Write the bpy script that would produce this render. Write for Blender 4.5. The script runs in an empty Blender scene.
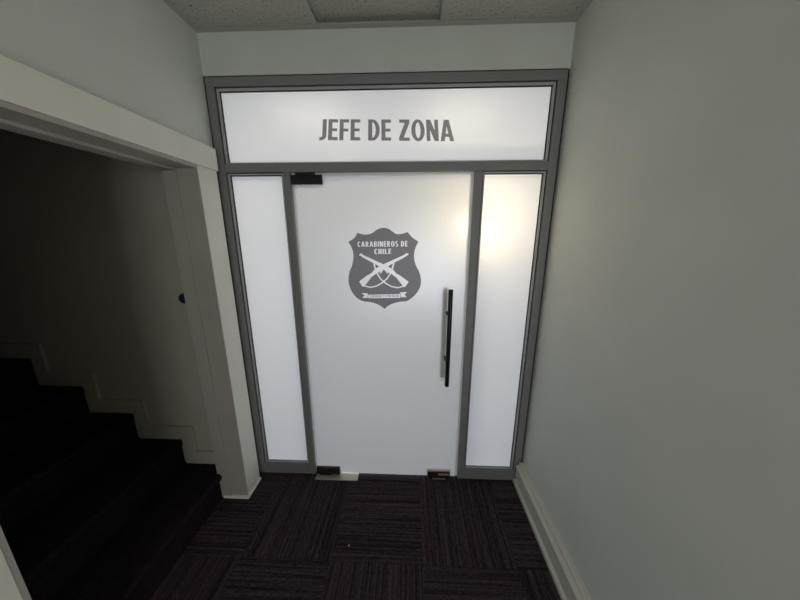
import bpy, bmesh, math, random
from mathutils import Vector, Matrix
from mathutils.geometry import delaunay_2d_cdt
random.seed(7)
scene = bpy.context.scene
COL = scene.collection

# ------------------------------------------------------------------ camera
CAM = Vector((1.133, -1.684, 1.747))
YAW, PITCH, FPX = math.radians(-2.16), math.radians(13.29), 274.7
FWD = Vector((math.sin(YAW) * math.cos(PITCH), math.cos(YAW) * math.cos(PITCH), -math.sin(PITCH)))
RGT = Vector((math.cos(YAW), -math.sin(YAW), 0.0))
UPV = RGT.cross(FWD)
cd = bpy.data.cameras.new('camera')
cam = bpy.data.objects.new('camera', cd)
COL.objects.link(cam)
m = Matrix((RGT, UPV, -FWD)).transposed().to_4x4()
m.translation = CAM
cam.matrix_world = m
cd.sensor_fit = 'HORIZONTAL'
cd.sensor_width = 36.0
cd.lens = FPX / 800.0 * 36.0
cd.clip_start = 0.02
scene.camera = cam

def at(px, py, Y):
    """point on the plane y = Y seen at photo pixel (px, py)"""
    d = FWD + (px - 400) / FPX * RGT - (py - 300) / FPX * UPV
    return CAM + d * ((Y - CAM.y) / d.y)

# ------------------------------------------------------------------ world, lights, exposure
scene.view_settings.view_transform = 'Standard'
scene.view_settings.look = 'None'
scene.view_settings.gamma = 1.0
scene.view_settings.use_curve_mapping = False
scene.view_settings.exposure = 0.0
w = bpy.data.worlds.new('world')
scene.world = w
w.use_nodes = True
w.node_tree.nodes['Background'].inputs[0].default_value = (0.60, 0.72, 0.95, 1)
w.node_tree.nodes['Background'].inputs[1].default_value = 1.0

OFF_PANEL = 7.4        # emission of the office ceiling panels
HALL_PANEL = 1.2       # emission of the hall ceiling panel behind the camera
LAMP_GLOW = 25.0       # emission of the warm lamp globe behind the glass

def area(name, loc, rot, sx, sy, power, color):
    l = bpy.data.lights.new(name, 'AREA')
    l.shape = 'RECTANGLE'
    l.size, l.size_y, l.energy, l.color = sx, sy, power, color
    o = bpy.data.objects.new(name, l)
    o.location, o.rotation_euler = loc, rot
    COL.objects.link(o)
    return o
# daylight entering the office through its window in the back wall (faces -y)
area('window_daylight', (1.3, 4.30, 1.05), (math.radians(-90), 0, 0), 2.4, 1.5, 68, (0.72, 0.77, 1.0))
# added fill light for the hall, in an unseen window behind the camera (faces +y)
area('hall_fill_light', (1.375, -4.16, 1.40), (math.radians(90), 0, 0), 0.95, 2.0, 24, (1.0, 0.965, 0.92))

# ------------------------------------------------------------------ materials
MATS = {}
def mat(name, color, rough=0.6, metal=0.0, spec=0.5):
    M = bpy.data.materials.new(name)
    M.use_nodes = True
    b = M.node_tree.nodes['Principled BSDF']
    b.inputs['Base Color'].default_value = (*color, 1)
    b.inputs['Roughness'].default_value = rough
    b.inputs['Metallic'].default_value = metal
    b.inputs['Specular IOR Level'].default_value = spec
    MATS[name] = M
    return M

def nodes(M):
    nt = M.node_tree
    return nt, nt.nodes, nt.links, nt.nodes['Principled BSDF']

def noise_paint(name, color, var=0.05, scale=6.0, bump=0.05, bscale=220.0, rough=0.65, spec=0.3):
    """painted surface: slight tone drift plus a fine roller texture"""
    M = mat(name, color, rough, 0, spec)
    nt, N, L, b = nodes(M)
    tc = N.new('ShaderNodeTexCoord')
    n1 = N.new('ShaderNodeTexNoise'); n1.inputs['Scale'].default_value = scale
    n1.inputs['Detail'].default_value = 4
    L.new(tc.outputs['Object'], n1.inputs['Vector'])
    r = N.new('ShaderNodeValToRGB')
    r.color_ramp.elements[0].position, r.color_ramp.elements[1].position = 0.3, 0.7
    r.color_ramp.elements[0].color = (*[c * (1 - var) for c in color], 1)
    r.color_ramp.elements[1].color = (*[min(1, c * (1 + var)) for c in color], 1)
    L.new(n1.outputs['Fac'], r.inputs['Fac']); L.new(r.outputs['Color'], b.inputs['Base Color'])
    n2 = N.new('ShaderNodeTexNoise'); n2.inputs['Scale'].default_value = bscale
    L.new(tc.outputs['Object'], n2.inputs['Vector'])
    bp = N.new('ShaderNodeBump'); bp.inputs['Strength'].default_value = bump
    bp.inputs['Distance'].default_value = 0.002
    L.new(n2.outputs['Fac'], bp.inputs['Height']); L.new(bp.outputs['Normal'], b.inputs['Normal'])
    return M

WALL = noise_paint('wall_paint', (0.725, 0.745, 0.69), 0.03, 3.0, 0.10)
BASE = noise_paint('baseboard_paint', (0.62, 0.61, 0.545), 0.03, 5.0, 0.05, rough=0.5)
TRIM = noise_paint('trim_paint', (0.90, 0.87, 0.785), 0.03, 5.0, 0.05, rough=0.5)
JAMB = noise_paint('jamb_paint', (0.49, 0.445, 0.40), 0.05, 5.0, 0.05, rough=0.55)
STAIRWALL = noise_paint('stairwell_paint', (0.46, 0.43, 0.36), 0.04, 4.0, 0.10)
OFFWALL = noise_paint('office_paint', (0.85, 0.85, 0.83), 0.02, 3.0, 0.05)
GRID = mat('ceiling_grid_paint', (0.50, 0.50, 0.46), 0.5)
BLACK = mat('black_powder_coat', (0.008, 0.008, 0.008), 0.35, 0, 0.4)
PATCHB = mat('dark_bronze_metal', (0.030, 0.022, 0.020), 0.35, 0.3)
SEAL = mat('black_rubber_seal', (0.015, 0.014, 0.016), 0.7)
STOP = mat('pale_door_seal', (0.80, 0.79, 0.78), 0.5)
PLATE = mat('beige_steel', (0.62, 0.55, 0.46), 0.40, 0.55)
BLUE = mat('blue_plastic', (0.006, 0.03, 0.085), 0.4)
SOFFIT = mat('plenum_dark', (0.05, 0.05, 0.045), 0.9)
CRUMB = mat('crumb', (0.55, 0.47, 0.36), 0.9)

ALU = mat('anodised_aluminium', (0.28, 0.277, 0.28), 0.5, 0.3, 0.35)
BEADM = mat('highlight_aluminium', (0.52, 0.51, 0.52), 0.4, 0.4)  # lighter copy of the frame metal; edge highlights put into the bead colour
def brushed():
    nt, N, L, b = nodes(ALU)
    tc = N.new('ShaderNodeTexCoord'); mp = N.new('ShaderNodeMapping')
    mp.inputs['Scale'].default_value = (300, 300, 4)
    n = N.new('ShaderNodeTexNoise'); n.inputs['Scale'].default_value = 1.0
    L.new(tc.outputs['Object'], mp.inputs['Vector']); L.new(mp.outputs['Vector'], n.inputs['Vector'])
    mr = N.new('ShaderNodeMapRange')
    mr.inputs['To Min'].default_value, mr.inputs['To Max'].default_value = 0.48, 0.62
    L.new(n.outputs['Fac'], mr.inputs['Value']); L.new(mr.outputs['Result'], b.inputs['Roughness'])
brushed()

def carpet(name):
    """loop-pile carpet tile with streaks running along the tile's own x axis"""
    M = mat(name, (0.02, 0.015, 0.017), 0.95, 0, 0.1)
    nt, N, L, b = nodes(M)
    tc = N.new('ShaderNodeTexCoord')
    def streak(sx, sy, detail, seed):
        mp = N.new('ShaderNodeMapping')
        mp.inputs['Scale'].default_value = (sx, sy, 1)
        oi = N.new('ShaderNodeObjectInfo')
        v = N.new('ShaderNodeVectorMath'); v.operation = 'SCALE'
        cx = N.new('ShaderNodeCombineXYZ')
        mul = N.new('ShaderNodeMath'); mul.operation = 'MULTIPLY'; mul.inputs[1].default_value = 37.0 + seed
        L.new(oi.outputs['Random'], mul.inputs[0]); L.new(mul.outputs[0], cx.inputs['Z'])
        L.new(tc.outputs['Object'], mp.inputs['Vector'])
        ad = N.new('ShaderNodeVectorMath'); ad.operation = 'ADD'
        L.new(mp.outputs['Vector'], ad.inputs[0]); L.new(cx.outputs['Vector'], ad.inputs[1])
        n = N.new('ShaderNodeTexNoise'); n.inputs['Scale'].default_value = 1.0
        n.inputs['Detail'].default_value = detail
        L.new(ad.outputs['Vector'], n.inputs['Vector'])
        return n.outputs['Fac']
    a = streak(1.2, 95, 3.0, 0)       # fine dark / light lines
    c = streak(0.7, 13, 1.0, 5)       # broad colour drift
    d = streak(60, 260, 2.0, 9)       # loops
    r1 = N.new('ShaderNodeValToRGB')
    e = r1.color_ramp.elements
    e[0].position, e[0].color = 0.33, (0.021, 0.0145, 0.0175, 1)
    e[1].position, e[1].color = 0.70, (0.074, 0.055, 0.061, 1)
    e.new(0.50).color = (0.045, 0.032, 0.0375, 1)
    L.new(a, r1.inputs['Fac'])
    r2 = N.new('ShaderNodeValToRGB')
    e = r2.color_ramp.elements
    e[0].position, e[0].color = 0.38, (1.10, 0.93, 0.97, 1)
    e[1].position, e[1].color = 0.62, (0.96, 0.98, 0.98, 1)
    L.new(c, r2.inputs['Fac'])
    mx = N.new('ShaderNodeMix'); mx.data_type = 'RGBA'; mx.blend_type = 'MULTIPLY'
    mx.inputs['Factor'].default_value = 1.0
    L.new(r1.outputs['Color'], mx.inputs['A']); L.new(r2.outputs['Color'], mx.inputs['B'])
    mx2 = N.new('ShaderNodeMix'); mx2.data_type = 'RGBA'; mx2.blend_type = 'MULTIPLY'
    mx2.inputs['Factor'].default_value = 0.7
    r3 = N.new('ShaderNodeValToRGB')
    r3.color_ramp.elements[0].position, r3.color_ramp.elements[0].color = 0.35, (0.35, 0.35, 0.35, 1)
    r3.color_ramp.elements[1].position, r3.color_ramp.elements[1].color = 0.65, (1.6, 1.6, 1.6, 1)
    L.new(d, r3.inputs['Fac'])
    L.new(mx.outputs['Result'], mx2.inputs['A']); L.new(r3.outputs['Color'], mx2.inputs['B'])
    L.new(mx2.outputs['Result'], b.inputs['Base Color'])
    ad = N.new('ShaderNodeMath'); ad.operation = 'ADD'
    L.new(a, ad.inputs[0]); L.new(d, ad.inputs[1])
    bp = N.new('ShaderNodeBump'); bp.inputs['Strength'].default_value = 0.6; bp.inputs['Distance'].default_value = 0.003
    L.new(ad.outputs[0], bp.inputs['Height']); L.new(bp.outputs['Normal'], b.inputs['Normal'])
    return M
CARPET = carpet('striped_carpet')

STAIRCARPET = noise_paint('dark_stair_carpet', (0.020, 0.015, 0.017), 0.35, 60.0, 0.8, 300.0, rough=0.95, spec=0.05)
def acoustic():
    """mineral-fibre tile with fissures"""
    M = mat('mineral_tile', (0.5, 0.5, 0.45), 0.95, 0, 0.1)
    nt, N, L, b = nodes(M)
    tc = N.new('ShaderNodeTexCoord')
    n = N.new('ShaderNodeTexNoise'); n.inputs['Scale'].default_value = 75; n.inputs['Detail'].default_value = 3
    n.inputs['Roughness'].default_value = 0.6
    L.new(tc.outputs['Object'], n.inputs['Vector'])
    r = N.new('ShaderNodeValToRGB'); e = r.color_ramp.elements
    e[0].position, e[0].color = 0.30, (0.10, 0.10, 0.085, 1)
    e[1].position, e[1].color = 0.40, (0.53, 0.52, 0.465, 1)
    e.new(0.75).color = (0.60, 0.59, 0.53, 1)
    L.new(n.outputs['Fac'], r.inputs['Fac']); L.new(r.outputs['Color'], b.inputs['Base Color'])
    bp = N.new('ShaderNodeBump'); bp.inputs['Strength'].default_value = 0.5; bp.inputs['Distance'].default_value = 0.004
    L.new(r.outputs['Color'], bp.inputs['Height']); L.new(bp.outputs['Normal'], b.inputs['Normal'])
    return M
TILE = acoustic()

def shader_mat(name):
    M = bpy.data.materials.new(name); M.use_nodes = True
    N = M.node_tree.nodes; N.clear()
    out = N.new('ShaderNodeOutputMaterial')
    return M, N, M.node_tree.links, out

def frosted(name, k):
    """frosted film: mostly diffuse transmission, some forward scatter, faint surface gloss"""
    M, N, L, out = shader_mat(name)
    tr = N.new('ShaderNodeBsdfTranslucent'); tr.inputs['Color'].default_value = (k, k, k * 0.99, 1)
    di = N.new('ShaderNodeBsdfDiffuse'); di.inputs['Color'].default_value = (0.80, 0.81, 0.80, 1)
    rf = N.new('ShaderNodeBsdfRefraction'); rf.inputs['IOR'].default_value = 1.25
    rf.inputs['Roughness'].default_value = 0.8; rf.inputs['Color'].default_value = (0.9, 0.9, 0.9, 1)
    gl = N.new('ShaderNodeBsdfGlossy'); gl.inputs['Roughness'].default_value = 0.12
    m1 = N.new('ShaderNodeMixShader'); m1.inputs['Fac'].default_value = 0.06
    L.new(tr.outputs[0], m1.inputs[1]); L.new(rf.outputs[0], m1.inputs[2])
    m2 = N.new('ShaderNodeMixShader'); m2.inputs['Fac'].default_value = 0.25
    L.new(m1.outputs[0], m2.inputs[1]); L.new(di.outputs[0], m2.inputs[2])
    fr = N.new('ShaderNodeFresnel'); fr.inputs['IOR'].default_value = 1.22
    m3 = N.new('ShaderNodeMixShader')
    L.new(fr.outputs[0], m3.inputs['Fac']); L.new(m2.outputs[0], m3.inputs[1]); L.new(gl.outputs[0], m3.inputs[2])
    L.new(m3.outputs[0], out.inputs['Surface'])
    return M
FROST = frosted('frosted_film_glass', 0.94)
FROST_DOOR = frosted('frosted_door_glass', 0.68)

def clear(name, tint):
    M, N, L, out = shader_mat(name)
    t = N.new('ShaderNodeBsdfTransparent'); t.inputs['Color'].default_value = (*tint, 1)
    L.new(t.outputs[0], out.inputs['Surface'])
    return M
CLEAR = clear('clear_glass_body', (0.97, 0.985, 0.975))

def vinyl():
    """grey vinyl on glass: lets about a quarter of the light through"""
    M, N, L, out = shader_mat('grey_vinyl')
    t = N.new('ShaderNodeBsdfTransparent'); t.inputs['Color'].default_value = (0.345, 0.33, 0.34, 1)
    d = N.new('ShaderNodeBsdfDiffuse'); d.inputs['Color'].default_value = (0.16, 0.15, 0.155, 1)
    a = N.new('ShaderNodeMixShader'); a.inputs['Fac'].default_value = 0.35
    L.new(t.outputs[0], a.inputs[1]); L.new(d.outputs[0], a.inputs[2])
    L.new(a.outputs[0], out.inputs['Surface'])
    return M
VINYL = vinyl()

def emit(name, color, strength):
    M, N, L, out = shader_mat(name)
    e = N.new('ShaderNodeEmission'); e.inputs[0].default_value = (*color, 1); e.inputs[1].default_value = strength
    L.new(e.outputs[0], out.inputs['Surface'])
    return M
E_OFF = emit('office_panel_diffuser', (1.0, 0.90, 0.73), OFF_PANEL)
E_HALL = emit('hall_panel_diffuser', (0.95, 1.0, 0.90), HALL_PANEL)
E_LAMP = emit('warm_lamp_globe', (1.0, 0.80, 0.50), LAMP_GLOW)

# ------------------------------------------------------------------ mesh helpers
def link(name, me, parent=None):
    o = bpy.data.objects.new(name, me)
    COL.objects.link(o)
    if parent: o.parent = parent
    return o

def done(name, bm, M, parent=None, smooth=False):
    bmesh.ops.recalc_face_normals(bm, faces=bm.faces)
    me = bpy.data.meshes.new(name)
    bm.to_mesh(me); bm.free()
    me.materials.append(M)
    if smooth:
        for p in me.polygons: p.use_smooth = True
    return link(name, me, parent)

def bx(bm, x0, x1, y0, y1, z0, z1, bevel=0.0):
    r = bmesh.ops.create_cube(bm, size=1.0)
    vs = r['verts']
    for v in vs:
        v.co = Vector(((x0 + x1) / 2 + v.co.x * (x1 - x0), (y0 + y1) / 2 + v.co.y * (y1 - y0), (z0 + z1) / 2 + v.co.z * (z1 - z0)))
    if bevel > 0:
        es = list({e for v in vs for e in v.link_edges})
        bmesh.ops.bevel(bm, geom=es, offset=bevel, segments=2, affect='EDGES', profile=0.7)

def box(name, M, x0, x1, y0, y1, z0, z1, parent=None, bevel=0.0):
    """a box object whose origin is at its own base centre"""
    bm = bmesh.new()
    cx, cy = (x0 + x1) / 2, (y0 + y1) / 2
    bx(bm, x0 - cx, x1 - cx, y0 - cy, y1 - cy, 0, z1 - z0, bevel)
    o = done(name, bm, M, parent)
    o.location = (cx, cy, z0)
    if parent: o.location -= parent.location
    return o

def prism(bm, pts, axis, a, b):
    """extrude a closed 2-D outline along an axis from a to b"""
    def P(p, t):
        if axis == 'y': return (p[0], t, p[1])
        if axis == 'x': return (t, p[0], p[1])
        return (p[0], p[1], t)
    va = [bm.verts.new(P(p, a)) for p in pts]
    vb = [bm.verts.new(P(p, b)) for p in pts]
    n = len(pts)
    bm.faces.new(va); bm.faces.new(vb[::-1])
    for i in range(n):
        bm.faces.new((va[i], vb[i], vb[(i + 1) % n], va[(i + 1) % n]))

def lathe(bm, prof, cx, cy, n=28):
    rings = []
    for r, z in prof:
        rings.append([bm.verts.new((cx + r * math.cos(2 * math.pi * k / n), cy + r * math.sin(2 * math.pi * k / n), z)) for k in range(n)])
    for a, b in zip(rings, rings[1:]):
        for k in range(n):
            bm.faces.new((a[k], a[(k + 1) % n], b[(k + 1) % n], b[k]))
    bm.faces.new(rings[0][::-1]); bm.faces.new(rings[-1])

def empty(name, loc=(0, 0, 0)):
    o = bpy.data.objects.new(name, None)
    o.location = loc
    o.empty_display_size = 0.1
    COL.objects.link(o)
    return o

def tag(o, label, cat, group=None):
    o['label'] = label; o['category'] = cat
    if group: o['group'] = group
    return o

def structure(o):
    o['kind'] = 'structure'
    return o

# ------------------------------------------------------------------ main dimensions (metres)
WL, WR = 0.0, 1.95           # hall side walls
FL, FR = 0.008, 1.940        # outer edges of the partition frame
TOP = 2.58                   # frame top
TB0, TB1 = 2.100, 2.147      # transom bar
ML0, ML1 = 0.393, 0.432      # mullion on the hinge side
MR0, MR1 = 1.493, 1.537      # mullion on the handle side
RAIL = 0.089                 # sidelight bottom rail
ZC = 2.785                   # ceiling grid
YJ = -0.202                  # doorway jamb
YN = -1.16                   # near jamb of the doorway
SW = -0.120                  # stairwell wall
WT = 0.147                   # thickness of the left wall
HEAD = 2.095                 # doorway head
REAR = -4.0                  # end of hall behind the camera
OFFB = 4.2                   # office back wall

# ------------------------------------------------------------------ floor and carpet tiles
floor = structure(box('floor', SOFFIT, -4.5, 4.2, REAR - 0.1, OFFB + 0.1, -0.12, -0.009))
X0, PX = 0.197, 0.509
Y0, PY = -0.557, 0.509
STEPX = -0.138               # face of the first riser
tile_cache = {}
def carpet_tile(x0, x1, y0, y1, along_y):
    w_, d_ = x1 - x0, y1 - y0
    lx, ly = (d_, w_) if along_y else (w_, d_)
    key = (round(lx, 3), round(ly, 3))
    if key not in tile_cache:
        bm = bmesh.new()
        g = 0.0006
        bx(bm, -lx / 2 + g, lx / 2 - g, -ly / 2 + g, ly / 2 - g, -0.009, 0.0, 0.0012)
        bmesh.ops.recalc_face_normals(bm, faces=bm.faces)
        me = bpy.data.meshes.new('carpet_tile'); bm.to_mesh(me); bm.free()
        me.materials.append(CARPET)
        tile_cache[key] = me
    o = link('carpet_tile', tile_cache[key], floor)
    o.location = Vector(((x0 + x1) / 2, (y0 + y1) / 2, 0)) - floor.location
    o.rotation_euler.z = math.pi / 2 if along_y else 0.0
for j in range(-8, 3):
    ya, yb = Y0 + j * PY, Y0 + (j + 1) * PY
    if j == 0: yb = 0.06
    if j > 0: continue
    ya = max(ya, REAR)
    if yb - ya < 0.05: continue
    for i in range(-1, 4):
        xa, xb = X0 + i * PX, X0 + (i + 1) * PX
        xb = min(xb, WR)
        if i == -1:
            # the strip by the left wall; it runs into the doorway as far as the first riser
            lo = max(ya, YN); hi = min(yb, YJ)
            if hi - lo > 0.02:
                carpet_tile(STEPX - 0.01, xb, lo, hi, (i + j) % 2 == 0)
                if yb > hi + 0.01: carpet_tile(WL, xb, hi, yb, (i + j) % 2 == 0)
                if ya < lo - 0.01: carpet_tile(WL, xb, ya, lo, (i + j) % 2 == 0)
            else:
                carpet_tile(WL, xb, ya, yb, (i + j) % 2 == 0)
        else:
            carpet_tile(xa, xb, ya, yb, (i + j) % 2 == 0)
bm = bmesh.new()
bx(bm, -0.6, 4.0, 0.06, OFFB, -0.009, 0.0)
structure(done('floor_office', bm, CARPET))

# ------------------------------------------------------------------ walls
def wall_rects(name, M, boxes, **k):
    bm = bmesh.new()
    for b in boxes: bx(bm, *b)
    return structure(done(name, bm, M))
wall_rects('wall_right', WALL, [(WR, WR + 0.12, REAR, 0.09, 0, 2.95)])
wall_rects('wall_left', WALL, [
    (WL - WT, WL, YJ + 0.014, 0.10, 0, 2.95),
    (WL - WT, WL, YN, YJ + 0.014, HEAD + 0.014, 2.95),
    (WL - WT, WL, REAR, YN, 0, 2.95)])
wall_rects('wall_back', WALL, [(WL, WR, 0.004, 0.09, TOP + 0.003, 2.95)])
RX0, RX1, RZ0, RZ1 = 0.90, 1.85, 0.40, 2.40
wall_rects('wall_rear', WALL, [(WL - WT, RX0, REAR - 0.1, REAR, 0, 2.95), (RX1, WR + 0.12, REAR - 0.1, REAR, 0, 2.95),
                               (RX0, RX1, REAR - 0.1, REAR, 0, RZ0), (RX0, RX1, REAR - 0.1, REAR, RZ1, 2.95)])
rwin = structure(empty('added_window', (1.375, REAR - 0.05, RZ0)))  # unseen window, added and set to the right to light the hall
for (a, b, c, d) in [(RX0, RX0 + .05, RZ0, RZ1), (RX1 - .05, RX1, RZ0, RZ1), (RX0 + .05, RX1 - .05, RZ0, RZ0 + .05),
                     (RX0 + .05, RX1 - .05, RZ1 - .05, RZ1), (1.35, 1.40, RZ0 + .05, RZ1 - .05)]:
    box('window_frame', ALU, a, b, REAR - .07, REAR - .03, c, d, rwin)
for a, b in ((RX0 + .05, 1.35), (1.40, RX1 - .05)):
    box('pane', CLEAR, a, b, REAR - .053, REAR - .047, RZ0 + .05, RZ1 - .05, rwin)
# stairwell
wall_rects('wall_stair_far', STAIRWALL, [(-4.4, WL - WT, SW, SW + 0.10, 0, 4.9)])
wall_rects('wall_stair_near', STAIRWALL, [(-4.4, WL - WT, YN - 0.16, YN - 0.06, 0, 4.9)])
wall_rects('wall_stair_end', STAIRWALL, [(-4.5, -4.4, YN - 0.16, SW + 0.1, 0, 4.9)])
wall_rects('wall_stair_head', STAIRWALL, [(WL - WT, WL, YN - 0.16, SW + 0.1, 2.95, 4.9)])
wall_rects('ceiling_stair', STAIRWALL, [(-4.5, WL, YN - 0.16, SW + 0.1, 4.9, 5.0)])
# office beyond the glass
wall_rects('wall_office_left', OFFWALL, [(-0.7, -0.6, 0.10, OFFB, 0, 2.95)])
wall_rects('wall_office_right', OFFWALL, [(4.0, 4.1, 0.10, OFFB, 0, 2.95)])
wall_rects('wall_office_front', OFFWALL, [(-0.6, WL - WT, 0.10, 0.16, 0, 2.95), (WL - WT, WL, 0.10, 0.16, 0, 2.95),
                                          (WR, 4.0, 0.09, 0.16, 0, 2.95), (WL, WR, 0.09, 0.16, TOP + 0.003, 2.95)])
WX0, WX1, WZ0, WZ1 = 0.1, 2.5, 0.3, 1.8
wall_rects('wall_office_back', OFFWALL, [(-0.7, WX0, OFFB, OFFB + 0.08, 0, 2.95), (WX1, 4.1, OFFB, OFFB + 0.08, 0, 2.95),
                                         (WX0, WX1, OFFB, OFFB + 0.08, 0, WZ0), (WX0, WX1, OFFB, OFFB + 0.08, WZ1, 2.95)])
win = structure(empty('window_1', (1.3, OFFB + 0.04, WZ0)))
for (a, b, c, d) in [(WX0, WX0 + .05, WZ0, WZ1), (WX1 - .05, WX1, WZ0, WZ1), (WX0 + .05, WX1 - .05, WZ0, WZ0 + .05),
                     (WX0 + .05, WX1 - .05, WZ1 - .05, WZ1), (1.275, 1.325, WZ0 + .05, WZ1 - .05)]:
    box('window_frame', ALU, a, b, OFFB + .02, OFFB + .06, c, d, win)
for a, b in ((WX0 + .05, 1.275), (1.325, WX1 - .05)):
    box('pane', CLEAR, a, b, OFFB + .037, OFFB + .043, WZ0 + .05, WZ1 - .05, win)
wall_rects('ceiling_office', OFFWALL, [(-0.7, 4.1, 0.09, OFFB + 0.1, 2.80, 2.95)])

# ------------------------------------------------------------------ suspended ceiling of the hall
ceil = structure(box('ceiling', SOFFIT, WL - WT, WR + 0.12, REAR - 0.1, 0.09, 2.95, 3.02))
TX = [WL, 0.640, 1.281, WR]
TYS = [0.004, -1.22, -1.83, -3.05, -3.66, REAR]
FT = 0.024
def cpart(name, M, *b, bevel=0.0):
    return box(name, M, *b, parent=ceil, bevel=bevel)
for i in range(3):
    for j in range(len(TYS) - 1):
        y1, y0 = TYS[j], TYS[j + 1]
        if i == 1 and j == 3: continue            # the light panel sits here
        xa, xb = TX[i] + 0.004, TX[i + 1] - 0.004
        lift = 0.024 if (i == 1 and j == 0) else 0.0015
        o = cpart('ceiling_tile', TILE, xa, xb, y0 + 0.004, y1 - 0.004, ZC + lift, ZC + lift + 0.015)
for x in TX[1:3]:
    bm = bmesh.new()
    bx(bm, -FT / 2, FT / 2, REAR + 0.02, -0.03, 0, 0.0015)
    bx(bm, -0.0015, 0.0015, REAR + 0.02, -0.005, 0.0015, 0.038)
    o = done('tee_bar', bm, GRID, ceil); o.location = Vector((x, 0, ZC)) - ceil.location
for y in TYS[1:-1]:
    for i in range(3):
        cpart('cross_tee', GRID, TX[i] + 0.03, TX[i + 1] - 0.03, y - FT / 2, y + FT / 2, ZC, ZC + 0.0015)
# wall angles: horizontal flange and upright
def angle(x0, x1, y0, y1, wall):
    bm = bmesh.new()
    bx(bm, x0, x1, y0, y1, 0, 0.002)
    t = 0.002
    up = {'n': (x0, x1, y1 - t, y1), 'l': (x0, x0 + t, y0, y1), 'r': (x1 - t, x1, y0, y1)}[wall]
    bx(bm, *up, 0.002, 0.03)
    o = done('wall_angle', bm, GRID, ceil); o.location = Vector((0, 0, ZC - 0.002)) - ceil.location
angle(WL, WR, -0.030, 0.003, 'n')
angle(WL, WL + 0.030, REAR, -0.031, 'l')
angle(WR - 0.034, WR, REAR, -0.031, 'r')

# hall light panel, in the ceiling behind the camera
lamp = tag(empty('ceiling_light', (0.96, -3.355, ZC)), 'square recessed light panel in the hall ceiling away from the glass partition', 'ceiling light')
box('light_frame', GRID, 0.66, 1.26, -3.64, -3.07, ZC + 0.004, ZC + 0.03, lamp)
box('diffuser', E_HALL, 0.69, 1.23, -3.61, -3.10, ZC - 0.002, ZC + 0.004, lamp)

# ------------------------------------------------------------------ baseboards
def base_profile(thick, h):
    return [(0, 0), (thick, 0), (thick, 0.022), (thick * .75, 0.030), (thick * .72, h * .74), (thick * .84, h * .77), (thick * .84, h * .82),
            (thick * .6, h * .86), (thick * .46, h * .90), (thick * .46, h * .96), (thick * .3, h), (0, h)]
bm = bmesh.new()
prism(bm, [(WR - t, z) for t, z in base_profile(0.060, 0.172)], 'y', REAR, -0.010)
structure(done('baseboard_right', bm, BASE))
bm = bmesh.new()
prism(bm, [(WL + t, z) for t, z in base_profile(0.040, 0.166)], 'y', REAR, YN - 0.16)
structure(done('baseboard_left', bm, BASE))

# ------------------------------------------------------------------ doorway to the stairs
trim = structure(empty('trim_1', (WL, (YJ + YN) / 2, 0)))
CT = 0.040
def tp(name, M, *b, bevel=0.002):
    return box(name, M, *b, parent=trim, bevel=bevel)
tp('casing', TRIM, WL, WL + CT, YJ + 0.0005, -0.056, 0.0, 2.097)
tp('casing', TRIM, WL, WL + CT, YN - 0.145, YN, 0.0, 2.097)
tp('head_casing', TRIM, WL, WL + CT + 0.004, YN - 0.155, -0.044, HEAD + 0.003, 2.213)
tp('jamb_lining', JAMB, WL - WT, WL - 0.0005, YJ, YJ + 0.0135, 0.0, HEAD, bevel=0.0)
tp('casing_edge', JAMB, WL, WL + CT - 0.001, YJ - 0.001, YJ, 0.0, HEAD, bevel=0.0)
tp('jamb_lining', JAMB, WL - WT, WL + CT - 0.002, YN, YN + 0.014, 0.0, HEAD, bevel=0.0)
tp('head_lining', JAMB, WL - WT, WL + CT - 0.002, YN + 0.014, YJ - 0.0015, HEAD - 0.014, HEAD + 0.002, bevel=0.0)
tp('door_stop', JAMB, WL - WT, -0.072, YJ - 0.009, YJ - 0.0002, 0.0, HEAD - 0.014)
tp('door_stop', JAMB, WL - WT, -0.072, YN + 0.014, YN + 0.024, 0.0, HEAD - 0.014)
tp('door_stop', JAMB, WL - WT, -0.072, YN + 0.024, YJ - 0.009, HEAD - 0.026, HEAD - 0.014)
# little flared foot of the far casing
bm = bmesh.new()
f0, f1 = 0.0, 0.018
pts0 = [(-0.126, YJ - 0.015), (CT + 0.008, YJ - 0.015), (CT + 0.009, -0.052), (-0.126, -0.052)]
pts1 = [(-0.126, YJ - 0.0095), (CT + 0.001, YJ - 0.0095), (CT + 0.001, -0.056), (-0.126, -0.056)]
va = [bm.verts.new((x, y, 0.0)) for x, y in pts0]; vb = [bm.verts.new((x, y, f1)) for x, y in pts1]
bm.faces.new(va[::-1]); bm.faces.new(vb)
for i in range(4): bm.faces.new((va[i], va[(i + 1) % 4], vb[(i + 1) % 4], vb[i]))
o = done('casing_foot', bm, TRIM, trim); o.location = -Vector(trim.location)

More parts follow.
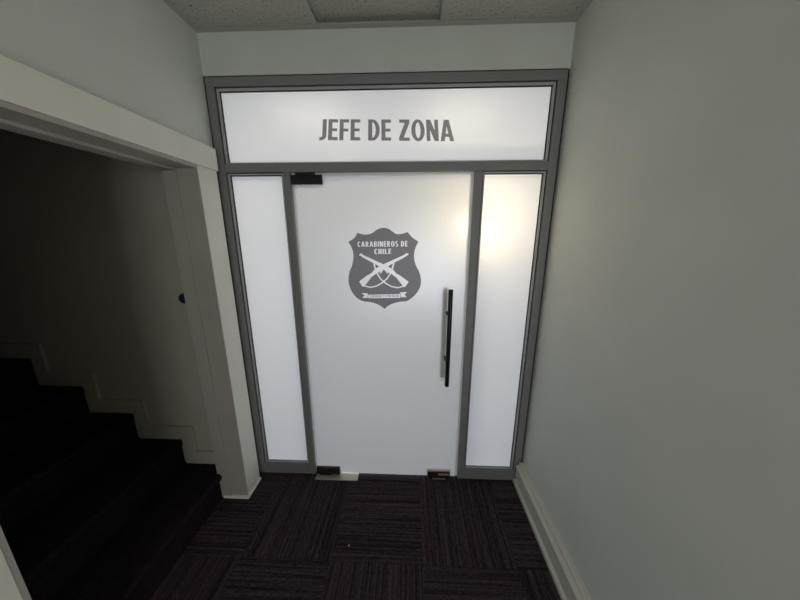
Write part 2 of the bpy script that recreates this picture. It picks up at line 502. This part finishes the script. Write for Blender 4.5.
# ------------------------------------------------------------------ stairs
RISE, GO = 0.194, 0.300
st = tag(empty('staircase', (STEPX, (SW + YN) / 2, 0)), 'dark carpeted stairs climbing away beyond the open doorway', 'stairs')
for k in range(12):
    xr = STEPX - k * GO
    ztop = (k + 1) * RISE
    zb = k * RISE
    y0, y1 = YN - 0.058, SW - 0.001
    if k == 0: y0, y1 = YN + 0.026, YJ - 0.0095       # the first step fills the doorway
    nr = 0.022
    prof = [(xr, zb), (xr, ztop - 0.06), (xr + 0.012, ztop - 0.05)]
    for a in range(0, 7):
        t = math.radians(-20 + a * 110 / 6)
        prof.append((xr + 0.0 + nr * math.cos(t), ztop - nr + nr * math.sin(t)))
    prof += [(xr - GO - 0.02, ztop), (xr - GO - 0.02, zb)]
    bm = bmesh.new()
    if k == 0:
        # full tread depth beyond the wall, narrowed to the opening inside the wall thickness
        prism(bm, prof, 'y', y0, y1)
        bx(bm, xr - GO - 0.02, WL - WT - 0.001, y1, SW - 0.001, zb, ztop)
        bx(bm, xr - GO - 0.02, WL - WT - 0.001, YN - 0.058, y0, zb, ztop)
    else:
        prism(bm, prof, 'y', y0, y1)
    o = done('step', bm, STAIRCARPET, st); o.location = -Vector(st.location)
sk = structure(empty('baseboard_stair', (STEPX - GO, SW, 0)))
for k in range(11):
    xr = STEPX - k * GO
    z = (k + 1) * RISE
    x1 = xr + 0.02 if k else WL - WT - 0.001
    o = box('skirting_board', STAIRWALL, xr - GO + 0.11, x1, SW - 0.014, SW, z, z + 0.10, sk, 0.003)
    o = box('skirting_board', STAIRWALL, xr - GO + 0.02, xr - GO + 0.11, SW - 0.014, SW, z, z + RISE + 0.10, sk, 0.003)
# round blue plate on the stairwell wall
c = at(184.0, 298.5, SW)
bm = bmesh.new()
lathe(bm, [(0.030, 0.0), (0.031, 0.002), (0.030, 0.006), (0.026, 0.009), (0.010, 0.010)], 0, 0)
o = done('wall_plate', bm, BLUE, None, True)
o.rotation_euler.x = math.radians(90)
o.location = (c.x, SW, c.z)
tag(o, 'small round dark blue plate on the stairwell wall by the door jamb', 'wall plate')

# ------------------------------------------------------------------ glazed partition
part = tag(empty('glazed_partition', ((FL + FR) / 2, 0.04, 0)), 'grey aluminium framed partition with frosted transom and two frosted sidelights', 'partition')
FD = 0.080
FW = 0.047
def pp(name, M, *b, bevel=0.0025, parent=None):
    return box(name, M, *b, parent=parent or part, bevel=bevel)
pp('head_rail', ALU, FL, FR, 0, FD, TOP - 0.046, TOP)
pp('jamb_post', ALU, FL, FL + FW, 0, FD, 0, TOP - 0.046)
pp('jamb_post', ALU, FR - FW, FR, 0, FD, 0, TOP - 0.046)
pp('transom_bar', ALU, FL + FW, FR - FW, 0, FD, TB0, TB1)
pp('mullion', ALU, ML0, ML1, 0, FD, 0, TB0)
pp('mullion', ALU, MR0, MR1, 0, FD, 0, TB0)
pp('bottom_rail', ALU, FL + FW, ML0, 0, FD, 0, RAIL)
pp('bottom_rail', ALU, MR1, FR - FW, 0, FD, 0, RAIL)
# dark sealant between frame and walls
pp('sealant', SEAL, FL, FR, 0.004, 0.02, TOP, TOP + 0.006, bevel=0)
pp('sealant', SEAL, WL, FL, 0.004, 0.02, 0, TOP + 0.006, bevel=0)
pp('sealant', SEAL, FR, WR, 0.008, 0.06, 0.0, TOP + 0.003, bevel=0)
G = 0.020                                   # glass face of the fixed lights
def glazing(x0, x1, z0, z1, bl, br, bt, bb):
    """glazing beads with a dark gasket line, and the pane"""
    yb = 0.007
    gv = 0.005
    for q in ((x0, x1, z1 - gv, z1), (x0, x1, z0, z0 + .002), (x0, x0 + gv, z0 + .002, z1 - gv), (x1 - gv, x1, z0 + .002, z1 - gv)):
        pp('groove_seal', SEAL, q[0], q[1], 0.012, G - 0.001, q[2], q[3], bevel=0)
    x0_, x1_, z0_, z1_ = x0, x1, z0, z1
    x0, x1, z0, z1 = x0 + gv, x1 - gv, z0 + .002, z1 - gv
    def bead(a, b, c, d): pp('glazing_bead', BEADM, a, b, yb, G - 0.001, c, d, bevel=0.0012)
    def gask(a, b, c, d): pp('gasket', SEAL, a, b, G - 0.005, G - 0.0005, c, d, bevel=0)
    gk = 0.005
    bead(x0, x1, z1 - bt, z1)
    bead(x0, x1, z0, z0 + bb)
    bead(x0, x0 + bl, z0 + bb, z1 - bt)
    bead(x1 - br, x1, z0 + bb, z1 - bt)
    gask(x0 + bl, x1 - br, z1 - bt - gk, z1 - bt)
    gask(x0 + bl, x1 - br, z0 + bb, z0 + bb + gk * .6)
    gask(x0 + bl, x0 + bl + gk, z0 + bb + gk * .6, z1 - bt - gk)
    gask(x1 - br - gk, x1 - br, z0 + bb + gk * .6, z1 - bt - gk)
    return pane('pane', x0_, x1_, z0_, z1_, G, part)
def pane(name, x0, x1, z0, z1, y, parent, th=0.008, M=None):
    bm = bmesh.new()
    bx(bm, x0, x1, y, y + th, z0, z1)
    bmesh.ops.recalc_face_normals(bm, faces=bm.faces)
    for f in bm.faces:
        f.material_index = 0 if f.normal.y < -0.5 else 1
    me = bpy.data.meshes.new(name); bm.to_mesh(me); bm.free()
    me.materials.append(M or FROST); me.materials.append(CLEAR)
    o = link(name, me, parent)
    o.location = -Vector(parent.location)
    return o
p_top = glazing(FL + FW, FR - FW, TB1, TOP - 0.046, 0.013, 0.013, 0.013, 0.004)
p_l = glazing(FL + FW, ML0, RAIL, TB0, 0.012, 0.006, 0.008, 0.006)
p_r = glazing(MR1, FR - FW, RAIL, TB0, 0.004, 0.012, 0.008, 0.006)

# ------------------------------------------------------------------ vinyl decals
def ell(cx, cy, rx, ry, a0, a1, n=14):
    return [(cx + rx * math.cos(math.radians(a0 + (a1 - a0) * i / n)), cy + ry * math.sin(math.radians(a0 + (a1 - a0) * i / n))) for i in range(n + 1)]
def ring(cx, cy, rx, ry, sx, sy, a0, a1):
    o = ell(cx, cy, rx, ry, a0, a1); i = ell(cx, cy, rx - sx, ry - sy, a0, a1)
    return o + i[::-1]
def R(x0, x1, y0, y1): return [(x0, y0), (x1, y0), (x1, y1), (x0, y1)]
def glyph(ch, s, h):
    """polygons of a condensed bold capital, height 1; s = upright stroke, h = bar stroke. returns (width, polygons)"""
    if ch == ' ': return 0.19, []
    if ch == 'I': return s, [R(0, s, 0, 1)]
    if ch == 'E': return .40, [R(0, s, 0, 1), R(s, .40, 0, h), R(s, .40, 1 - h, 1), R(s, .375, .5 - h * .45, .5 + h * .45)]
    if ch == 'F': return .39, [R(0, s, 0, 1), R(s, .39, 1 - h, 1), R(s, .365, .49 - h * .45, .49 + h * .45)]
    if ch == 'L': return .38, [R(0, s, 0, 1), R(s, .38, 0, h)]
    if ch == 'H': return .46, [R(0, s, 0, 1), R(.46 - s, .46, 0, 1), R(s, .46 - s, .5 - h / 2, .5 + h / 2)]
    if ch == 'T': return .44, [R(0, .44, 1 - h, 1), R(.22 - s / 2, .22 + s / 2, 0, 1 - h)]
    if ch == 'J': return .27, [R(.27 - s, .27, .22, 1), ring(.02, .22, .25, .23, s, h * .95, -95, 0), R(-.02, .02, -.01, h * .95)]
    if ch == 'Z': return .44, [R(0, .44, 0, h), R(.02, .44, 1 - h, 1), [(0, h), (s * 1.15, h), (.44, 1 - h), (.44 - s * 1.15, 1 - h)]]
    if ch == 'N': return .50, [R(0, s * .92, 0, 1), R(.50 - s * .92, .50, 0, 1), [(0, 1), (s * 1.05, 1), (.50, 0), (.50 - s * 1.05, 0)]]
    if ch == 'A': return .56, [[(0, 0), (s * 1.02, 0), (.28 + .02, .84), (.28 + .105, 1), (.28 - .105, 1)],
                               [(.56, 0), (.56 - s * 1.02, 0), (.28 - .02, .84), (.28 - .105, 1), (.28 + .105, 1)], R(.12, .44, .20, .20 + h * .95)]
    if ch == 'O': return .56, [ring(.28, .5, .28, .515, s * 1.03, h * .95, 0, 180), ring(.28, .5, .28, .515, s * 1.03, h * .95, 180, 360)]
    if ch == 'C': return .44, [ring(.26, .5, .26, .515, s * 1.03, h * .95, 48, 180), ring(.26, .5, .26, .515, s * 1.03, h * .95, 180, 312)]
    if ch == 'D': return .48, [R(0, s, 0, 1), R(s, .18, 0, h * .92), R(s, .18, 1 - h * .92, 1), ring(.18, .5, .30, .5, s, h * .92, -90, 0), ring(.18, .5, .30, .5, s, h * .92, 0, 90)]
    if ch in 'PRB':
        g = [R(0, s, 0, 1), R(s, .2, 1 - h * .85, 1), R(s, .2, .46, .46 + h * .8), ring(.2, .73, .24, .27, s * .95, h * .85, -90, 0), ring(.2, .73, .24, .27, s * .95, h * .85, 0, 90)]
        if ch == 'R': g.append([(.17, .47), (.30, .50), (.48, 0), (.48 - s * 1.1, 0)])
        if ch == 'B': g += [R(s, .2, 0, h * .85), ring(.2, .27, .26, .27, s * .95, h * .85, -90, 0), ring(.2, .27, .26, .27, s * .95, h * .85, 0, 90)]
        return (.44 if ch == 'P' else .48 if ch == 'R' else .46), g
    if ch == 'S': return .42, [ring(.21, .735, .21, .28, s * .95, h * .85, 35, 150), ring(.21, .735, .21, .28, s * .95, h * .85, 150, 270), ring(.21, .265, .21, .28, s * .95, h * .85, -145, -30), ring(.21, .265, .21, .28, s * .95, h * .85, -30, 90)]
    if ch == 'Y': return .46, [R(.23 - s / 2, .23 + s / 2, 0, .45), [(0, 1), (s * 1.1, 1), (.23 + s / 2, .45), (.23 - s / 2, .40)], [(.46, 1), (.46 - s * 1.1, 1), (.23 - s / 2, .45), (.23 + s / 2, .40)]]
    raise KeyError(ch)
def text_polys(txt, s, h, gap):
    x, out = 0.0, []
    for ch in txt:
        wd, ps = glyph(ch, s, h)
        out += [[(x + a, b) for a, b in p] for p in ps]
        x += wd + gap
    W = x - gap
    return [[(a / W, b) for a, b in p] for p in out]          # width normalised to 1
def place(polys, TLp, TRp, BLp, BRp):
    out = []
    for p in polys:
        q = []
        for a, b in p:
            q.append(((TLp[0] * (1 - a) + TRp[0] * a) * b + (BLp[0] * (1 - a) + BRp[0] * a) * (1 - b),
                      (TLp[1] * (1 - a) + TRp[1] * a) * b + (BLp[1] * (1 - a) + BRp[1] * a) * (1 - b)))
        out.append(q)
    return out
def decal(name, layers, keep, Y, parent, th=0.0004):
    """layers: {key: [polygons in photo pixels]}; keep(set of keys) decides which cells stay. One thin vinyl mesh."""
    vs, fs, keys = [], [], []
    for k, polys in layers.items():
        for p in polys:
            P3 = [at(x, y, Y) for x, y in p]
            P = [Vector((q.x, q.z)) for q in P3]
            ar = sum(P[i - 1].x * P[i].y - P[i].x * P[i - 1].y for i in range(len(P)))
            if ar < 0: P = P[::-1]
            n = len(vs)
            vs += P; fs.append(list(range(n, n + len(P)))); keys.append(k)
    ov, oe, of, _, _, orig = delaunay_2d_cdt(vs, [], fs, 0, 1e-6)
    bm = bmesh.new()
    bv = [bm.verts.new((v.x, Y, v.y)) for v in ov]
    for f, og in zip(of, orig):
        if keep({keys[i] for i in og}):
            try: bm.faces.new([bv[i] for i in f])
            except ValueError: pass
    bmesh.ops.delete(bm, geom=[v for v in bm.verts if not v.link_faces], context='VERTS')
    bmesh.ops.recalc_face_normals(bm, faces=bm.faces)
    for f in bm.faces:
        if f.normal.y > 0: f.normal_flip()
    me = bpy.data.meshes.new(name); bm.to_mesh(me); bm.free()
    me.materials.append(VINYL)
    o = link(name, me, parent)
    base = parent
    while base: 
        o.location -= base.location; base = base.parent
    return o

txt = place(text_polys('JEFE DE ZONA', 0.168, 0.152, 0.072), (320.5, 119.2), (452.8, 119.8), (319.6, 140.1), (454.2, 141.2))
o = decal('lettering', {'t': txt}, lambda s: 't' in s, G - 0.0012, p_top)
o['label'] = 'grey vinyl lettering reading JEFE DE ZONA'

# ------------------------------------------------------------------ frosted glass door
DY = 0.010
door = structure(empty('door_1', (ML1 + 0.03, DY, 0)))
tag(door, 'frosted glass pivot door with a grey shield emblem and black pull handle', 'door')
D0, D1, DZ0, DZ1 = 0.446, 1.478, 0.010, 2.086
leaf = pane('glass_leaf', D0, D1, DZ0, DZ1, DY, door, 0.010, FROST_DOOR)
# pale seals on the mullions and transom behind the gap
pp('door_seal', STOP, ML1, ML1 + 0.018, DY + 0.014, DY + 0.024, 0.0, TB0, bevel=0)
pp('door_seal', STOP, MR0 - 0.018, MR0, DY + 0.014, DY + 0.024, 0.0, TB0, bevel=0)
pp('door_seal', STOP, ML1 + 0.018, MR0 - 0.018, DY + 0.014, DY + 0.024, TB0 - 0.018, TB0, bevel=0)

# shield emblem
def cat(pts, n=6):
    """Catmull-Rom through the points; a point given as (x, y, 1) is a sharp corner"""
    out = []
    N_ = len(pts)
    for i in range(N_):
        p0, p1, p2, p3 = pts[i - 1], pts[i], pts[(i + 1) % N_], pts[(i + 2) % N_]
        if len(p1) == 3: p0 = (2 * p1[0] - p2[0], 2 * p1[1] - p2[1])
        if len(p2) == 3: p3 = (2 * p2[0] - p1[0], 2 * p2[1] - p1[1])
        for k in range(n):
            t = k / n
            out.append(tuple(0.5 * ((2 * p1[c]) + (-p0[c] + p2[c]) * t + (2 * p0[c] - 5 * p1[c] + 4 * p2[c] - p3[c]) * t * t
                                    + (-p0[c] + 3 * p1[c] - 3 * p2[c] + p3[c]) * t ** 3) for c in (0, 1)))
    return out
shield = cat([(383.2, 227.8), (377.6, 229.3), (372.8, 232.6), (368.5, 234.3), (362.8, 234.3), (357.4, 232.8, 1),
              (354.2, 238.0), (348.2, 241.9, 1), (351.6, 247.6), (353.4, 255.0), (352.4, 264.0), (349.6, 272.0), (348.5, 280.5),
              (350.8, 289.6), (356.0, 297.0), (362.6, 301.0), (371.5, 302.3), (379.0, 305.0), (384.4, 309.0, 1),
              (390.0, 304.8), (398.5, 302.0), (407.5, 300.8), (415.5, 294.5), (420.0, 287.0), (421.0, 280.0), (419.2, 272.0), (415.6, 264.5),
              (414.0, 256.0), (415.4, 248.0), (418.4, 241.7, 1), (412.6, 237.6), (407.6, 232.0, 1), (402.0, 233.8), (396.5, 234.0), (392.6, 231.6), (388.4, 228.8)])
SH = 5.718
def cr(p): return (330 + p[0] / SH, 215 + p[1] / SH)
def strokes(pts, wd):
    out = []
    for a, b in zip(pts, pts[1:]):
        d = Vector((b[0] - a[0], b[1] - a[1])); d.normalize()
        nx, ny = -d.y * wd / 2, d.x * wd / 2
        e = d * wd * 0.25
        out.append([(a[0] + nx - e.x, a[1] + ny - e.y), (b[0] + nx + e.x, b[1] + ny + e.y), (b[0] - nx + e.x, b[1] - ny + e.y), (a[0] - nx - e.x, a[1] - ny - e.y)])
    return out
rifle = [(166, 229), (170, 222), (180, 220), (188, 228), (240, 252), (275, 268), (312, 284), (346, 303), (366, 318), (378, 334), (402, 347),
         (449, 381), (445, 390), (429, 412), (420, 410), (400, 384), (380, 358), (350, 336), (322, 323), (300, 306), (272, 288), (232, 266), (186, 242), (180, 236)]
sling = [(418, 408), (385, 416), (350, 408), (318, 390), (290, 366), (270, 336), (262, 318)]
mir = lambda p: (616 - p[0], p[1] - 2)
cuts = []
for f in (lambda p: p, mir):
    cuts.append([cr(f(p)) for p in rifle])
    cuts += [[cr(f(q)) for q in s] for s in strokes(sling, 7)]
    cuts += [[cr(f(q)) for q in s] for s in strokes([(252, 280), (262, 318), (282, 306)], 9)]
    cuts += [[cr(f(q)) for q in s] for s in strokes([(300, 318), (286, 334)], 6)]
ban = [[(219, 456), (402, 452), (402, 474), (219, 476)], [(181, 446), (214, 448), (217, 454), (215, 474), (184, 474), (197, 460)],
       [(441, 440), (398, 443), (404, 450), (405, 470), (439, 470), (427, 455)]]
cuts += [[cr(p) for p in b] for b in ban]
word = place(text_polys('CARABINEROS DE', 0.17, 0.17, 0.13), cr((157, 152)), cr((443, 148)), cr((158, 182)), cr((443, 180)))
word += place(text_polys('CHILE', 0.18, 0.17, 0.13), cr((253, 194)), cr((350, 193)), cr((253, 224)), cr((350, 222)))
motto = place(text_polys('ORDEN Y PATRIA', 0.12, 0.13, 0.14), cr((229, 459)), cr((394, 456)), cr((229, 472)), cr((394, 469)))
o = decal('shield_emblem', {'s': [shield], 'c': cuts + word, 'm': motto}, lambda s: 's' in s and ('c' not in s or 'm' in s), DY - 0.0012, leaf)
o['label'] = 'grey vinyl shield with crossed rifles, reading CARABINEROS DE CHILE'

# pivot hardware
def dp(name, M, *b, bevel=0.0015, parent=door):
    bm = bmesh.new(); bx(bm, *b, bevel)
    o = done(name, bm, M, parent)
    q = parent
    while q: o.location -= q.location; q = q.parent
    return o
PF = -0.006                                     # face of the patch fittings
tp_ = dp('top_patch_fitting', BLACK, 0.441, 0.620, PF, DY - 0.0004, 2.033, 2.084)
dp('cover_back', BLACK, 0.441, 0.620, DY + 0.0104, DY + 0.026, 2.033, 2.084, parent=tp_)
dp('pivot_block', BLACK, 0.462, 0.575, PF + 0.004, DY + 0.02, 2.0872, TB0 - 0.0005, parent=tp_)
for x in (0.475, 0.575): 
    bm = bmesh.new(); lathe(bm, [(0.004, 0), (0.004, 0.0014)], 0, 0, 12)
    s = done('screw', bm, PATCHB, tp_); s.rotation_euler.x = math.radians(90)
    s.location = Vector((x, PF, 2.058))
bp_ = dp('bottom_patch_fitting', PATCHB, 0.448, 0.622, PF - 0.004, DY - 0.0004, 0.012, 0.066)
dp('cover_back', PATCHB, 0.448, 0.622, DY + 0.0104, DY + 0.026, 0.012, 0.066, parent=bp_)
dp('pivot_block', BLACK, 0.470, 0.560, PF - 0.007, PF - 0.0045, 0.003, 0.022, parent=bp_, bevel=0.001)
lk = dp('lock_patch', PATCHB, 1.271, 1.436, PF - 0.004, DY - 0.0004, 0.008, 0.060)
dp('cover_back', PATCHB, 1.271, 1.436, DY + 0.0104, DY + 0.026, 0.008, 0.060, parent=lk)
dp('cover_strip', PLATE, 1.271, 1.436, PF - 0.002, DY - 0.0004, 0.0605, 0.073, parent=lk, bevel=0.001)
dp('key_plate', PLATE, 1.350, 1.432, PF - 0.0055, PF - 0.0042, 0.034, 0.050, parent=lk, bevel=0.0005)
dp('floor_strike', PLATE, 1.310, 1.400, -0.0135, 0.0, 0.0002, 0.003, parent=lk, bevel=0.0005)
# floor spring cover plate let into the carpet
fp = box('floor_plate', PLATE, 0.448, 0.760, -0.050, 0.040, 0.0002, 0.006, None, 0.0015)
tag(fp, 'beige metal floor spring cover plate under the bottom hinge of the glass door', 'cover plate')

# pull handle: front bar, rear bar, two bolts through the glass
hp = bpy.data.objects.new('pull_handle', None); COL.objects.link(hp); hp.parent = door
hx = at(448.8, 338, -0.045)
hz1, hz0 = at(450, 289.7, -0.045).z, at(447, 386.2, -0.045).z
base = Vector((hx.x, DY, hz0))
hp.location = base - Vector(door.location)
bm = bmesh.new(); lathe(bm, [(0.0125, 0), (0.0145, 0.003), (0.0145, hz1 - hz0 - 0.003), (0.0125, hz1 - hz0)], 0, 0, 20)
b1 = done('front_bar', bm, BLACK, hp, False); b1.location = (0, -0.055, 0)
for p in b1.data.polygons: p.use_smooth = len(p.vertices) == 4
bm = bmesh.new(); bx(bm, -0.041, -0.008, 0.0145, 0.0205, 0.034, hz1 - hz0 + 0.004, 0.002)
b2 = done('rear_bar', bm, GRID, hp, False)
b2['label'] = 'pale grey flat rear grip seen through the frosted glass'
for z in (at(447, 313.5, -0.02).z, at(445, 359, -0.02).z):
    for ya, yb in ((-0.0425, -0.0005), (0.0105, 0.0205)):
        bm = bmesh.new(); lathe(bm, [(0.008, 0), (0.008, abs(yb - ya))], 0, 0, 14)
        s = done('standoff', bm, BLACK, hp); s.rotation_euler.x = math.radians(-90)
        s.location = (-0.013, ya, z - base.z)

# ------------------------------------------------------------------ lights of the office, behind the frosted glass
for i, (x, y) in enumerate(((0.25, 1.2), (1.55, 1.2), (0.25, 2.9), (1.55, 2.9))):
    l = tag(empty('ceiling_light', (x, y, 2.78)), 'square ceiling light panel in the office beyond the frosted glass', 'ceiling light', 'office ceiling light panels')
    box('light_frame', GRID, x - .31, x + .31, y - .31, y + .31, 2.784, 2.7995, l)
    box('diffuser', E_OFF, x - .29, x + .29, y - .29, y + .29, 2.779, 2.784, l)
LP = Vector((1.545, 0.31, 0))
fl = tag(empty('floor_lamp', LP), 'warm globe floor lamp glowing behind the frosted glass beside the door handle', 'floor lamp')
bm = bmesh.new(); lathe(bm, [(0.13, 0.0), (0.13, 0.012), (0.11, 0.022), (0.02, 0.03)], 0, 0); done('base', bm, BLACK, fl)
bm = bmesh.new(); lathe(bm, [(0.011, 0.03), (0.011, 1.695)], 0, 0, 14); done('pole', bm, BLACK, fl)
bm = bmesh.new(); lathe(bm, [(0.011, 1.695), (0.04, 1.705), (0.04, 1.74), (0.03, 1.745)], 0, 0, 18); done('lamp_holder', bm, BLACK, fl)
bm = bmesh.new()
lathe(bm, [(0.03, 1.7455)] + [(0.075 * math.sin(math.radians(a)), 1.815 - 0.075 * math.cos(math.radians(a))) for a in range(25, 176, 10)], 0, 0, 24)
done('globe_shade', bm, E_LAMP, fl, True)

# ------------------------------------------------------------------ crumb on the carpet
d = FWD + (349 - 400) / FPX * RGT - (546 - 300) / FPX * UPV
cp = CAM + d * (-CAM.z / d.z)
bm = bmesh.new()
bmesh.ops.create_icosphere(bm, subdivisions=1, radius=0.0055)
for v in bm.verts:
    v.co = Vector((v.co.x * random.uniform(.8, 1.2), v.co.y * random.uniform(.7, 1.1), (v.co.z + 0.005) * 0.7))
o = done('crumb', bm, CRUMB); o.location = (cp.x, cp.y, 0.0)
tag(o, 'tiny pale crumb lying on the striped carpet', 'crumb')
